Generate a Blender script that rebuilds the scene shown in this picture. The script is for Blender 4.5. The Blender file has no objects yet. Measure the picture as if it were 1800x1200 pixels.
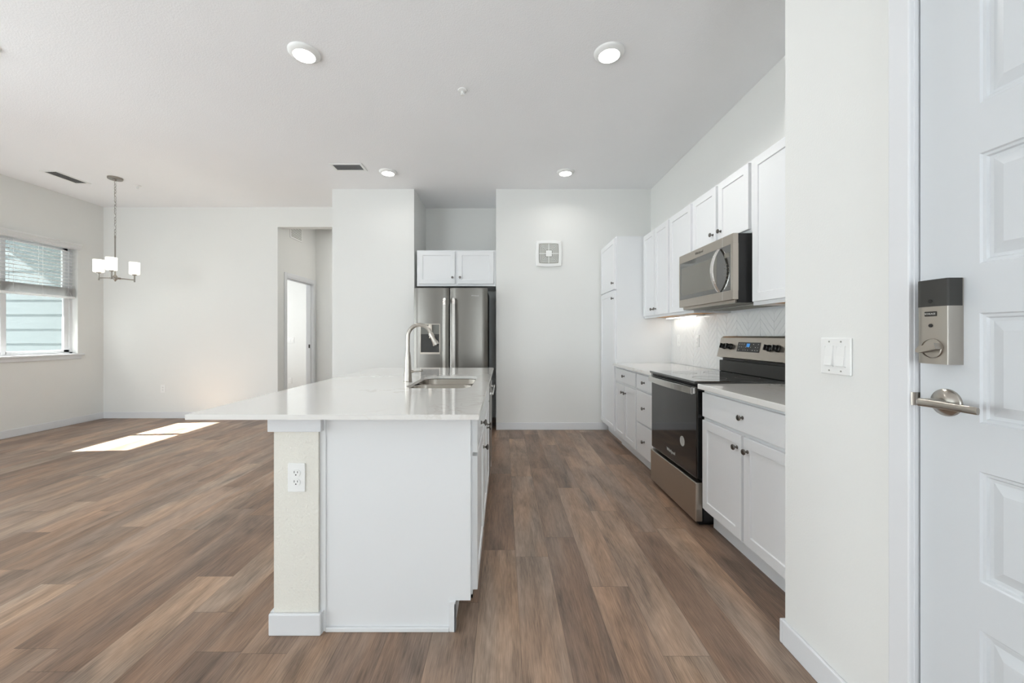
import bpy, bmesh, math, random
from mathutils import Vector, Matrix
random.seed(4)
PI = math.pi
SC = bpy.context.scene
COL = SC.collection

# ------------------------------------------------------------------ camera, world, sun, area lights, exposure
CAM_H, F = 1.2, 690.0
cd = bpy.data.cameras.new('camera'); cam = bpy.data.objects.new('camera', cd); COL.objects.link(cam)
cam.location = (0, 0, CAM_H); cam.rotation_euler = (PI/2, 0, 0)
cd.sensor_width = 36; cd.lens = 36*F/1800; cd.shift_x = 15/1800; cd.shift_y = -10/1800
cd.clip_start = 0.05; cd.clip_end = 100
SC.camera = cam

W = bpy.data.worlds.new('world'); SC.world = W; W.use_nodes = True
bg = W.node_tree.nodes['Background']; bg.inputs[0].default_value = (0.88, 0.94, 1.0, 1); bg.inputs[1].default_value = 2.6

sd = bpy.data.lights.new('sun', 'SUN'); sd.energy = 40; sd.angle = math.radians(0.4); sd.color = (1, 0.97, 0.93)
sun = bpy.data.objects.new('sun', sd); COL.objects.link(sun)
sun.rotation_euler = Vector((1, 0.085, -0.735)).to_track_quat('-Z', 'Y').to_euler()

def area(name, loc, d, sx, sy, power, col=(1, 1, 1)):
    l = bpy.data.lights.new(name, 'AREA'); l.shape = 'RECTANGLE'; l.size = sx; l.size_y = sy; l.energy = power; l.color = col
    o = bpy.data.objects.new(name, l); COL.objects.link(o); o.location = loc
    o.rotation_euler = Vector(d).to_track_quat('-Z', 'Y').to_euler(); return o
# added area lamps imitating daylight outside the invented off-frame windows and patio door
area('daylight_fill_front', (-4.57, -2.98, 1.45), (0.25, 1, 0.45), 2.0, 2.0, 74, (0.91, 0.958, 1.0))
area('daylight_fill_entry', (0.45, -2.98, 1.45), (-0.15, 1, 1.1), 0.9, 2.0, 36, (0.91, 0.958, 1.0))
area('daylight_fill_patio', (-6.05, 1.5, 1.15), (1, 0, 0.40), 2.1, 2.2, 72, (0.91, 0.958, 1.0))
area('daylight_fill_side', (-6.05, -1.3, 1.45), (1, 0, 0.40), 2.0, 2.0, 47, (0.91, 0.958, 1.0))
area('bedroom_fill_lamp', (-5.3, 6.7, 1.5), (1, 0, 0), 1.2, 1.4, 21, (0.95, 0.98, 1.0))  # added lamp inside the room beyond the doorway; no window is built there

SC.view_settings.view_transform = 'Standard'; SC.view_settings.look = 'None'
SC.view_settings.gamma = 1; SC.view_settings.use_curve_mapping = False
SC.view_settings.exposure = 0.60

# ------------------------------------------------------------------ materials
def lin(c):
    return tuple(((v/255)/12.92 if v/255 <= 0.04045 else ((v/255+0.055)/1.055)**2.4) for v in c) + (1,)

def mat(name, rgb=(200, 200, 200), rough=0.5, metal=0.0, coat=0.0, emit=0, emit_rgb=None, spec=0.5, bump=None, mottle=0.0):
    m = bpy.data.materials.new(name); m.use_nodes = True
    nt = m.node_tree; b = nt.nodes['Principled BSDF']
    c = lin(rgb)
    b.inputs['Base Color'].default_value = c
    b.inputs['Roughness'].default_value = rough; b.inputs['Metallic'].default_value = metal
    b.inputs['Coat Weight'].default_value = coat; b.inputs['Coat Roughness'].default_value = 0.05
    b.inputs['Specular IOR Level'].default_value = spec
    if emit:
        b.inputs['Emission Color'].default_value = lin(emit_rgb or rgb); b.inputs['Emission Strength'].default_value = emit
    tc = nt.nodes.new('ShaderNodeTexCoord')
    if bump:
        scale, strength, dist = bump
        n = nt.nodes.new('ShaderNodeTexNoise'); n.inputs['Scale'].default_value = scale; n.inputs['Detail'].default_value = 2
        nt.links.new(tc.outputs['Object'], n.inputs['Vector'])
        bp = nt.nodes.new('ShaderNodeBump'); bp.inputs['Strength'].default_value = strength; bp.inputs['Distance'].default_value = dist
        nt.links.new(n.outputs['Fac'], bp.inputs['Height']); nt.links.new(bp.outputs[0], b.inputs['Normal'])
    if mottle:
        n = nt.nodes.new('ShaderNodeTexNoise'); n.inputs['Scale'].default_value = 3.0
        nt.links.new(tc.outputs['Object'], n.inputs['Vector'])
        mx = nt.nodes.new('ShaderNodeMix'); mx.data_type = 'RGBA'
        mx.inputs['A'].default_value = tuple(v*(1-mottle) for v in c[:3])+(1,); mx.inputs['B'].default_value = tuple(min(1, v*(1+mottle)) for v in c[:3])+(1,)
        nt.links.new(n.outputs['Fac'], mx.inputs['Factor']); nt.links.new(mx.outputs['Result'], b.inputs['Base Color'])
    return m

M = {}
M['wall'] = mat('wall_paint', (232, 232, 229), 0.85, bump=(160, 0.25, 0.002), mottle=0.01)
M['ceiling'] = mat('ceiling_paint', (246, 246, 247), 0.9, bump=(110, 0.5, 0.003), mottle=0.01)
M['column'] = mat('textured_paint', (232, 229, 220), 0.8, bump=(140, 0.8, 0.004), mottle=0.01)
M['trim'] = mat('trim_paint', (226, 227, 229), 0.4, mottle=0.005)
M['cabinet'] = mat('cabinet_paint', (233, 234, 235), 0.35, mottle=0.005)
M['door'] = mat('door_paint', (211, 214, 217), 0.42, mottle=0.005)
M['plastic'] = mat('white_plastic', (240, 240, 238), 0.35, mottle=0.005)
M['nickel'] = mat('satin_nickel', (178, 172, 164), 0.28, 1.0, mottle=0.02)
M['nickel_dark'] = mat('nickel_dark', (160, 155, 148), 0.33, 1.0, mottle=0.02)
M['knob'] = mat('knob_nickel', (120, 116, 112), 0.3, 1.0, mottle=0.02)
M['black'] = mat('black_enamel', (22, 22, 22), 0.35, mottle=0.02)
M['dark'] = mat('dark_grey_paint', (52, 51, 48), 0.5, mottle=0.02)
M['glass_black'] = mat('black_glass', (14, 14, 14), 0.06, coat=0.6, spec=0.9, mottle=0.02)
M['oven_glass'] = mat('oven_glass', (10, 10, 10), 0.07, coat=0.25, spec=0.6, mottle=0.02)
M['micro_glass'] = mat('micro_glass', (44, 42, 38), 0.08, coat=1.0, spec=1.0, mottle=0.02)
M['ply'] = mat('orange_plywood', (205, 150, 88), 0.6, mottle=0.08)
M['slot'] = mat('slot_dark', (50, 46, 42), 0.6, mottle=0.02)
M['mark'] = mat('pale_print', (205, 205, 200), 0.5, mottle=0.01)
M['grey_print'] = mat('grey_print', (96, 92, 86), 0.5, mottle=0.01)
M['lcd'] = mat('blue_display', (50, 130, 200), 0.4, emit=0.35)
M['lamp'] = mat('lamp_diffuser', (255, 254, 250), 0.5, emit=7)
M['shade'] = mat('frosted_glass_shade', (250, 249, 240), 0.4, emit=0.95, emit_rgb=(255, 250, 232))
M['strip'] = mat('strip_light', (255, 253, 245), 0.5, emit=5)
M['blind'] = mat('blind_vinyl', (248, 248, 248), 0.4, mottle=0.005)
def translucent(m, k):
    nt = m.node_tree; b = nt.nodes['Principled BSDF']; t = nt.nodes.new('ShaderNodeBsdfTranslucent'); t.inputs[0].default_value = (0.95, 0.95, 0.95, 1)
    mx = nt.nodes.new('ShaderNodeMixShader'); mx.inputs[0].default_value = k
    nt.links.new(b.outputs[0], mx.inputs[1]); nt.links.new(t.outputs[0], mx.inputs[2]); nt.links.new(mx.outputs[0], nt.nodes['Material Output'].inputs[0])
translucent(M['blind'], 0.5)
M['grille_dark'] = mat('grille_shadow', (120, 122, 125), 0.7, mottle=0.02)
M['grille_grey'] = mat('grille_grey', (160, 160, 152), 0.7, mottle=0.02)
M['siding'] = mat('siding_paint', (88, 98, 101), 0.75, bump=(30, 0.4, 0.002), mottle=0.05)
M['ext_white'] = mat('exterior_white', (225, 225, 222), 0.7, mottle=0.02)
M['ground'] = mat('exterior_gravel', (190, 186, 178), 0.9, mottle=0.2)
M['rubber'] = mat('black_rubber', (18, 18, 18), 0.6, mottle=0.02)

def steel(name, rgb, rough, axis):
    m = mat(name, rgb, rough, 1.0); nt = m.node_tree; b = nt.nodes['Principled BSDF']
    tc = nt.nodes.new('ShaderNodeTexCoord'); mp = nt.nodes.new('ShaderNodeMapping')
    sc = [600, 600, 600]; sc[axis] = 6; mp.inputs['Scale'].default_value = sc
    n = nt.nodes.new('ShaderNodeTexNoise'); n.inputs['Scale'].default_value = 1; n.inputs['Detail'].default_value = 1
    bp = nt.nodes.new('ShaderNodeBump'); bp.inputs['Strength'].default_value = 0.12; bp.inputs['Distance'].default_value = 0.0005
    nt.links.new(tc.outputs['Object'], mp.inputs['Vector']); nt.links.new(mp.outputs[0], n.inputs['Vector'])
    nt.links.new(n.outputs['Fac'], bp.inputs['Height']); nt.links.new(bp.outputs[0], b.inputs['Normal'])
    return m
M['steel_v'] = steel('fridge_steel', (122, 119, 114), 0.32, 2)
M['steel_h'] = steel('appliance_steel', (190, 182, 172), 0.3, 1)
M['steel_bright'] = steel('handle_steel', (225, 223, 219), 0.24, 2)
M['sink_steel'] = steel('sink_steel', (165, 158, 149), 0.25, 1)

def glass():
    m = bpy.data.materials.new('window_glass'); m.use_nodes = True; nt = m.node_tree
    nt.nodes.remove(nt.nodes['Principled BSDF']); out = nt.nodes['Material Output']
    t = nt.nodes.new('ShaderNodeBsdfTransparent'); t.inputs[0].default_value = (0.93, 0.96, 0.96, 1)
    g = nt.nodes.new('ShaderNodeBsdfGlossy'); g.inputs['Roughness'].default_value = 0.02
    fr = nt.nodes.new('ShaderNodeFresnel'); fr.inputs['IOR'].default_value = 1.45
    mx = nt.nodes.new('ShaderNodeMixShader')
    nt.links.new(fr.outputs[0], mx.inputs[0]); nt.links.new(t.outputs[0], mx.inputs[1]); nt.links.new(g.outputs[0], mx.inputs[2])
    nt.links.new(mx.outputs[0], out.inputs[0]); return m
M['glass'] = glass()

def quartz():
    m = mat('white_quartz', (232, 230, 226), 0.07, coat=0.5); nt = m.node_tree; b = nt.nodes['Principled BSDF']
    tc = nt.nodes.new('ShaderNodeTexCoord')
    n = nt.nodes.new('ShaderNodeTexNoise'); n.inputs['Scale'].default_value = 5; n.inputs['Detail'].default_value = 8; n.inputs['Distortion'].default_value = 1.6
    nt.links.new(tc.outputs['Object'], n.inputs['Vector'])
    r = nt.nodes.new('ShaderNodeValToRGB'); e = r.color_ramp.elements
    e[0].position = 0.47; e[0].color = lin((234, 232, 228)); e[1].position = 0.53; e[1].color = lin((234, 232, 228))
    k = r.color_ramp.elements.new(0.5); k.color = lin((219, 214, 207))
    nt.links.new(n.outputs['Fac'], r.inputs[0])
    n2 = nt.nodes.new('ShaderNodeTexNoise'); n2.inputs['Scale'].default_value = 1.7; nt.links.new(tc.outputs['Object'], n2.inputs['Vector'])
    r2 = nt.nodes.new('ShaderNodeValToRGB'); r2.color_ramp.elements[0].position = 0.5; r2.color_ramp.elements[1].position = 0.62
    nt.links.new(n2.outputs['Fac'], r2.inputs[0])
    mx = nt.nodes.new('ShaderNodeMix'); mx.data_type = 'RGBA'; mx.inputs['A'].default_value = lin((234, 232, 228))
    nt.links.new(r2.outputs[0], mx.inputs['Factor']); nt.links.new(r.outputs[0], mx.inputs['B']); nt.links.new(mx.outputs['Result'], b.inputs['Base Color'])
    return m
M['quartz'] = quartz()

def floor_mat():
    m = mat('vinyl_planks', (120, 98, 84), 0.38); nt = m.node_tree; b = nt.nodes['Principled BSDF']; L = nt.links.new
    def N(t): return nt.nodes.new(t)
    def ma(op, a, bb=None, c=None):
        n = N('ShaderNodeMath'); n.operation = op
        for i, v in enumerate((a, bb, c)):
            if v is None: continue
            if isinstance(v, (int, float)): n.inputs[i].default_value = v
            else: L(v, n.inputs[i])
        return n.outputs[0]
    tc = N('ShaderNodeTexCoord'); sp = N('ShaderNodeSeparateXYZ'); L(tc.outputs['Object'], sp.inputs[0])
    u = ma('DIVIDE', ma('SUBTRACT', sp.outputs[0], 0.067), 0.177)
    row = ma('FLOOR', u); fu = ma('FRACT', u)
    wn = N('ShaderNodeTexWhiteNoise'); wn.noise_dimensions = '1D'; L(row, wn.inputs['W'])
    v = ma('ADD', ma('DIVIDE', sp.outputs[1], 1.22), ma('MULTIPLY', wn.outputs['Value'], 7.3))
    pid = ma('FLOOR', v); fv = ma('FRACT', v)
    cx = N('ShaderNodeCombineXYZ'); L(row, cx.inputs[0]); L(pid, cx.inputs[1])
    w2 = N('ShaderNodeTexWhiteNoise'); w2.noise_dimensions = '3D'; L(cx.outputs[0], w2.inputs['Vector'])
    # per-plank base tone
    ramp = N('ShaderNodeValToRGB'); e = ramp.color_ramp.elements
    e[0].position = 0; e[0].color = lin(FLOOR_C[0]); e[1].position = 1; e[1].color = lin(FLOOR_C[3])
    a = e.new(0.35); a.color = lin(FLOOR_C[1]); a = e.new(0.7); a.color = lin(FLOOR_C[2])
    L(w2.outputs['Value'], ramp.inputs[0])
    # coordinates shifted per plank
    sc = N('ShaderNodeVectorMath'); sc.operation = 'SCALE'; L(w2.outputs['Color'], sc.inputs[0]); sc.inputs['Scale'].default_value = 37
    ad = N('ShaderNodeVectorMath'); ad.operation = 'ADD'; L(tc.outputs['Object'], ad.inputs[0]); L(sc.outputs[0], ad.inputs[1])
    def noise(scale, detail, dist=0.0):
        mp = N('ShaderNodeMapping'); mp.inputs['Scale'].default_value = scale; L(ad.outputs[0], mp.inputs['Vector'])
        n = N('ShaderNodeTexNoise'); n.inputs['Scale'].default_value = 1; n.inputs['Detail'].default_value = detail; n.inputs['Distortion'].default_value = dist
        L(mp.outputs[0], n.inputs['Vector']); return n.outputs['Fac']
    big = noise((6.5, 1.7, 1), 3, 1.0)
    fine = noise((300, 14, 1), 5, 0.4)
    mid = noise((30, 1.6, 1), 3, 1.2)
    mp = N('ShaderNodeMapping'); mp.inputs['Scale'].default_value = (9, 0.75, 1); L(ad.outputs[0], mp.inputs['Vector'])
    wv = N('ShaderNodeTexNoise'); wv.inputs['Scale'].default_value = 1; wv.inputs['Detail'].default_value = 1; L(mp.outputs[0], wv.inputs['Vector'])
    ring = ma('FRACT', ma('MULTIPLY', wv.outputs['Fac'], 16))
    ring = ma('ABSOLUTE', ma('SUBTRACT', ring, 0.5))
    f = ma('ADD', ma('MULTIPLY', ma('SUBTRACT', big, 0.5), 1.7), ma('MULTIPLY', ma('SUBTRACT', fine, 0.5), 1.25))
    f = ma('ADD', f, ma('MULTIPLY', ma('SUBTRACT', mid, 0.5), 0.7))
    f = ma('ADD', f, ma('MULTIPLY', ma('SUBTRACT', ring, 0.25), 0.22))
    f = ma('ADD', f, 1.0)
    seam_u = ma('LESS_THAN', ma('MINIMUM', fu, ma('SUBTRACT', 1.0, fu)), 0.008)
    seam_v = ma('LESS_THAN', ma('MINIMUM', fv, ma('SUBTRACT', 1.0, fv)), 0.0013)
    seam = ma('MAXIMUM', seam_u, seam_v)
    f = ma('MULTIPLY', f, ma('SUBTRACT', 1.0, ma('MULTIPLY', seam, 0.3)))
    vs = N('ShaderNodeVectorMath'); vs.operation = 'SCALE'; L(ramp.outputs[0], vs.inputs[0]); L(f, vs.inputs['Scale'])
    # slow warm/cool drift
    tint = N('ShaderNodeMix'); tint.data_type = 'RGBA'; tint.blend_type = 'MULTIPLY'; tint.inputs['Factor'].default_value = 1
    tr = N('ShaderNodeValToRGB'); tr.color_ramp.elements[0].position = 0.35; tr.color_ramp.elements[1].position = 0.65
    tr.color_ramp.elements[0].color = (0.93, 1.0, 1.08, 1); tr.color_ramp.elements[1].color = (1.08, 1.0, 0.92, 1)
    L(noise((5, 0.9, 1), 2, 0.5), tr.inputs[0])
    L(vs.outputs[0], tint.inputs['A']); L(tr.outputs[0], tint.inputs['B']); L(tint.outputs['Result'], b.inputs['Base Color'])
    bp = N('ShaderNodeBump'); bp.inputs['Strength'].default_value = 0.15; bp.inputs['Distance'].default_value = 0.001
    L(ma('SUBTRACT', ma('MULTIPLY', fine, 0.5), seam), bp.inputs['Height']); L(bp.outputs[0], b.inputs['Normal'])
    return m
FLOOR_C = [(121, 98, 82), (138, 113, 95), (149, 124, 105), (162, 138, 118)]
M['floor'] = floor_mat()

# ------------------------------------------------------------------ mesh builder
class MB:
    def __init__(self, mp=None): self.bm = bmesh.new(); self.mp = mp or (lambda p: p)
    def V(self, p): return self.bm.verts.new(self.mp(tuple(p)))
    def face(self, vs):
        try: return self.bm.faces.new(vs)
        except ValueError: return None
    def box(self, a, b, bev=0.0, seg=2):
        x0, x1 = sorted((a[0], b[0])); y0, y1 = sorted((a[1], b[1])); z0, z1 = sorted((a[2], b[2]))
        v = [self.V(p) for p in ((x0,y0,z0),(x1,y0,z0),(x1,y1,z0),(x0,y1,z0),(x0,y0,z1),(x1,y0,z1),(x1,y1,z1),(x0,y1,z1))]
        fs = [self.face([v[i] for i in q]) for q in ((3,2,1,0),(4,5,6,7),(0,1,5,4),(1,2,6,5),(2,3,7,6),(3,0,4,7))]
        if bev > 0:
            es = list({e for f in fs for e in f.edges})
            bmesh.ops.bevel(self.bm, geom=es, offset=bev, segments=seg, affect='EDGES', profile=0.5)
        return self
    def prism(self, pts, lo, hi, axis=2):
        def P(p, h):
            if axis == 2: return (p[0], p[1], h)
            if axis == 1: return (p[0], h, p[1])
            return (h, p[0], p[1])
        a = [self.V(P(p, lo)) for p in pts]; b = [self.V(P(p, hi)) for p in pts]; n = len(pts)
        self.face(a[::-1]); self.face(b)
        for i in range(n): self.face([a[i], a[(i+1)%n], b[(i+1)%n], b[i]])
        return self
    def lathe(self, prof, c=(0,0,0), axis=2, n=24, cap=True):
        """prof: (radius, height) list along axis"""
        rings = []
        for r, h in prof:
            ring = []
            for i in range(n):
                t = 2*PI*i/n; q = [0, 0, 0]; u, w = [(1,2),(2,0),(0,1)][axis]
                q[axis] = c[axis]+h; q[u] = c[u]+r*math.cos(t); q[w] = c[w]+r*math.sin(t)
                ring.append(self.V(q))
            rings.append(ring)
        for a, b in zip(rings, rings[1:]):
            for i in range(n): self.face([a[i], a[(i+1)%n], b[(i+1)%n], b[i]])
        if cap: self.face(rings[0][::-1]); self.face(rings[-1])
        return self
    def tube(self, pts, r, n=14, closed=False):
        pts = [Vector(p) for p in pts]; m = len(pts); rs = r if isinstance(r, (list, tuple)) else [r]*m
        rings = []; up = None
        for i, p in enumerate(pts):
            if closed: d = pts[(i+1)%m]-pts[i-1]
            else: d = (pts[min(i+1, m-1)]-pts[max(i-1, 0)])
            d.normalize()
            if up is None: up = d.orthogonal().normalized()
            up = (up - d*up.dot(d)).normalized(); s = d.cross(up)
            rings.append([self.V(p+(up*math.cos(2*PI*k/n)+s*math.sin(2*PI*k/n))*rs[i]) for k in range(n)])
        pr = list(zip(rings, rings[1:])) + ([(rings[-1], rings[0])] if closed else [])
        for a, b in pr:
            for i in range(n): self.face([a[i], a[(i+1)%n], b[(i+1)%n], b[i]])
        if not closed: self.face(rings[0][::-1]); self.face(rings[-1])
        return self
    def strip(self, prof_pairs):
        """loft closed cross-sections (lists of 3D points)"""
        rings = [[self.V(p) for p in q] for q in prof_pairs]; n = len(rings[0])
        for a, b in zip(rings, rings[1:]):
            for i in range(n): self.face([a[i], a[(i+1)%n], b[(i+1)%n], b[i]])
        self.face(rings[0][::-1]); self.face(rings[-1]); return self
    def panel(self, u0, u1, v0, v1, w0, t, rings):
        """a door leaf: back at w0, front at w0+t, then inner rings [(inset, depth below front)]"""
        def R(ins, w): return [self.V(p) for p in ((u0+ins, v0+ins, w), (u1-ins, v0+ins, w), (u1-ins, v1-ins, w), (u0+ins, v1-ins, w))]
        rr = [R(0, w0), R(0, w0+t-0.0015), R(0.0015, w0+t)] + [R(i, w0+t-d) for i, d in rings]
        self.face(rr[0][::-1])
        for a, b in zip(rr, rr[1:]):
            for i in range(4): self.face([a[i], a[(i+1)%4], b[(i+1)%4], b[i]])
        self.face(rr[-1]); return self
    def text(self, s, size, org, ux, uy, un, depth=0.0006, align='CENTER'):
        cu = bpy.data.curves.new('t', 'FONT'); cu.body = s; cu.size = size; cu.align_x = align; cu.align_y = 'CENTER'; cu.extrude = depth; cu.resolution_u = 3
        o = bpy.data.objects.new('t', cu); COL.objects.link(o); bpy.context.view_layer.update()
        me = bpy.data.meshes.new_from_object(o.evaluated_get(bpy.context.evaluated_depsgraph_get()))
        ux, uy, un, org = map(Vector, (ux, uy, un, org))
        vs = [self.V(org + ux*v.co.x + uy*v.co.y + un*(v.co.z+depth)) for v in me.vertices]
        for p in me.polygons: self.face([vs[i] for i in p.vertices])
        bpy.data.objects.remove(o); bpy.data.meshes.remove(me); bpy.data.curves.remove(cu); return self

ORG = {}
def build(name, mb, m, parent=None, smooth=False):
    org = ORG.get(parent.name, Vector()) if parent else Vector()
    bm = mb.bm
    bmesh.ops.recalc_face_normals(bm, faces=bm.faces)
    bm.transform(Matrix.Translation(-org))
    me = bpy.data.meshes.new(name); bm.to_mesh(me); bm.free()
    me.materials.append(M[m])
    if smooth:
        me.shade_smooth()
        me.set_sharp_from_angle(angle=math.radians(35))
    o = bpy.data.objects.new(name, me); COL.objects.link(o)
    if parent: o.parent = parent
    ORG[o.name] = org
    return o

def tag(o, label=None, cat=None, group=None, kind=None):
    for k, v in (('label', label), ('category', cat), ('group', group), ('kind', kind)):
        if v: o[k] = v
    return o
def thing(name, label, cat, loc=(0,0,0), group=None):
    o = bpy.data.objects.new(name, None); COL.objects.link(o); o.location = loc; o.empty_display_size = 0.1
    ORG[o.name] = Vector(loc); return tag(o, label, cat, group)
def struct(name, mb, m, label=None, parent=None, smooth=False):
    o = build(name, mb, m, parent, smooth)
    if not parent: o['kind'] = 'structure'
    if label: o['label'] = label
    return o
def structE(name, label, loc=(0,0,0)):
    o = bpy.data.objects.new(name, None); COL.objects.link(o); o.location = loc
    ORG[o.name] = Vector(loc); o['kind'] = 'structure'; o['label'] = label; return o
def clone(root, loc, label=None, group=None, rotz=None):
    r = root.copy(); COL.objects.link(r); r.location = loc
    if rotz is not None: r.rotation_euler = (0, 0, rotz)
    if label: r['label'] = label
    if group: r['group'] = group
    for ch in list(root.children):
        c = ch.copy(); COL.objects.link(c); c.parent = r
        for g in list(ch.children):
            d = g.copy(); COL.objects.link(d); d.parent = c
    return r

# ------------------------------------------------------------------ room shell
H = 3.075; XL, XR = -5.83, 1.885; YK, YB = 5.018, 5.72
def boxes(*bs):
    mb = MB()
    for a, b in bs: mb.box(a, b)
    return mb
struct('floor', boxes(((-6.0, -2.95, -0.1), (2.05, 7.75, 0))), 'floor', 'brown wood-look plank floor with planks running away from the camera')
struct('ceiling', boxes(((-6.0, -2.95, H), (2.05, 7.75, H+0.12))), 'ceiling', 'flat white textured ceiling')

WY0, WY1, WZ0, WZ1 = 3.905, 5.375, 0.96, 2.42
DY0, DY1, DZ1 = 0.35, 2.65, 2.15
mb = boxes(((-5.99, -2.95, 0), (XL, -2.35, H)), ((-5.99, -2.35, 0), (XL, -0.25, 0.4)), ((-5.99, -2.35, 2.5), (XL, -0.25, H)), ((-5.99, -0.25, 0), (XL, DY0, H)), ((-5.99, DY0, DZ1), (XL, DY1, H)), ((-5.99, DY1, 0), (XL, WY0, H)),
           ((-5.99, WY0, 0), (XL, WY1, WZ0-0.03)), ((-5.99, WY0, WZ1), (XL, WY1, H)), ((-5.99, WY1, 0), (XL, YB+0.12, H)))
struct('wall_left', mb, 'wall', 'off-white left wall with the window')
struct('wall_back_left', boxes(((XL, YB, 0), (-3.29, YB+0.12, H)), ((-3.29, YB, 2.785), (-2.19, YB+0.12, H))), 'wall', 'off-white dining area back wall with header over the hallway opening')
struct('wall_back', boxes(((-2.19, YK, 0), (-1.142, 5.95, H)), ((-1.142, 5.775, 0), (-0.095, 5.95, H)), ((-0.095, YK, 0), (2.0, 5.95, H))), 'wall', 'off-white kitchen back wall with the refrigerator alcove')
struct('wall_hall_left', boxes(((-3.41, YB+0.12, 0), (-3.29, 5.945, H)), ((-3.41, 5.945, 2.10), (-3.29, 6.80, H)), ((-3.41, 6.80, 0), (-3.29, 6.87, H))), 'wall', 'hallway left wall with doorway')
struct('wall_hall_back', boxes(((-3.41, 6.87, 0), (-0.9, 6.99, H))), 'wall', 'hallway end wall')
struct('wall_hall_right', boxes(((-1.1, 5.95, 0), (-0.98, 6.87, H))), 'wall', 'hallway far right wall')
struct('wall_bedroom', boxes(((-5.6, 7.6, 0), (-3.41, 7.72, H)), ((-5.6, 5.84, 0), (-5.48, 7.6, H)), ((-3.41, 6.99, 0), (-3.29, 7.6, H))), 'wall', 'bright wall of the room beyond the hallway doorway')
struct('wall_right', boxes(((XR, 1.532, 0), (XR+0.12, YK, H))), 'wall', 'off-white wall above the kitchen cabinets')
DRY0, DRY1, DRZ = 0.115, 1.045, 2.141
XE = 1.099
struct('wall_entry', boxes(((XE, 1.43, 0), (XR+0.12, 1.531, H)), ((XE, DRY1+0.02, 0), (XE+0.14, 1.43, H)), ((XE, -2.95, 0), (XE+0.14, DRY0-0.02, H)), ((XE, DRY0-0.02, DRZ+0.02), (XE+0.14, DRY1+0.02, H))), 'wall', 'near off-white wall carrying the double light switch and the entry door')
struct('wall_front', boxes(((-5.99, -2.95, 0), (-5.6, -2.83, H)), ((-5.6, -2.95, 0), (-3.55, -2.83, 0.4)), ((-5.6, -2.95, 2.5), (-3.55, -2.83, H)), ((-3.55, -2.95, 0), (-0.05, -2.83, H)), ((-0.05, -2.95, 0), (0.95, -2.83, 0.4)), ((-0.05, -2.95, 2.5), (0.95, -2.83, H)), ((0.95, -2.95, 0), (XE+0.14, -2.83, H))), 'wall', 'wall behind the camera')  # unseen wall; its window openings are invented to admit daylight

# baseboards
BH, BT = 0.092, 0.014
def bboard(name, a, b, label):
    return struct(name, MB().box(a, b, 0.004, 2), 'trim', label)
bboard('baseboard_left', (XL, DY1+0.1, 0), (XL+BT, YB, BH), 'white baseboard along the left wall')
bboard('baseboard_back_left', (XL, YB-BT, 0), (-3.29, YB, BH), 'white baseboard along the dining back wall')
bboard('baseboard_back', (-0.095, YK-BT, 0), (1.33, YK, BH), 'white baseboard under the exhaust cover')
bboard('baseboard_block', (-2.19-BT, YK-BT, 0), (-1.142, YK, BH), 'white baseboard left of the refrigerator')
struct('baseboard_right', MB().box((XE-BT, DRY1+0.062, 0), (XE, 1.531, BH), 0.004).box((XE-BT, 1.531, 0), (1.318, 1.531+BT, BH), 0.004), 'trim', 'white baseboard wrapping the near wall corner')
bboard('baseboard_hall', (-3.29, YB+0.12, 0), (-3.276, 5.885, BH), 'white baseboard in the hallway')
bboard('baseboard_hall_end', (-3.25, 6.856, 0), (-1.1, 6.87, BH), 'white baseboard at the hallway end')

# ------------------------------------------------------------------ windows
win = structE('window_1', 'white vinyl window with two sashes side by side in the left wall', (-5.93, 4.64, WZ0))
mb = MB()
xa, xb = -5.955, -5.905
mb.box((xa, WY0, WZ0-0.03), (xb, WY0+0.035, WZ1)).box((xa, WY1-0.035, WZ0-0.03), (xb, WY1, WZ1)).box((xa, WY0, WZ1-0.04), (xb, WY1, WZ1)).box((xa, WY0, WZ0-0.03), (xb, WY1, WZ0+0.02)).box((xa-0.01, 4.605, WZ0), (xb+0.004, 4.650, WZ1))
build('window_frame', mb, 'trim', win)
for (ya, yb) in ((WY0+0.03, 4.608), (4.647, WY1-0.03)):
    zm = 1.82
    for (za, zb, x0, x1) in ((WZ0+0.015, zm+0.03, -5.938, -5.912), (zm-0.02, WZ1-0.035, -5.953, -5.927)):
        s = MB(); w = 0.014 if ya < 4.5 else 0.018
        wr = 0.014 if ya < 4.5 else 0.065
        s.box((x0, ya, za), (x1, ya+w, zb)).box((x0, yb-wr, za), (x1, yb, zb)).box((x0, ya, za), (x1, yb, za+0.035)).box((x0, ya, zb-0.035), (x1, yb, zb))
        so = build('sash', s, 'trim', win)
        build('pane', MB().box(((x0+x1)/2-0.002, ya+w-0.002, za+0.033), ((x0+x1)/2+0.002, yb-wr+0.002, zb-0.033)), 'glass', so)
mb = MB().box((-5.955, 3.87, 0.935), (-5.785, 5.435, WZ0), 0.006).box((XL, 3.90, 0.885), (-5.812, 5.41, 0.935), 0.004)
build('window_sill', mb, 'trim', win)
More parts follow.
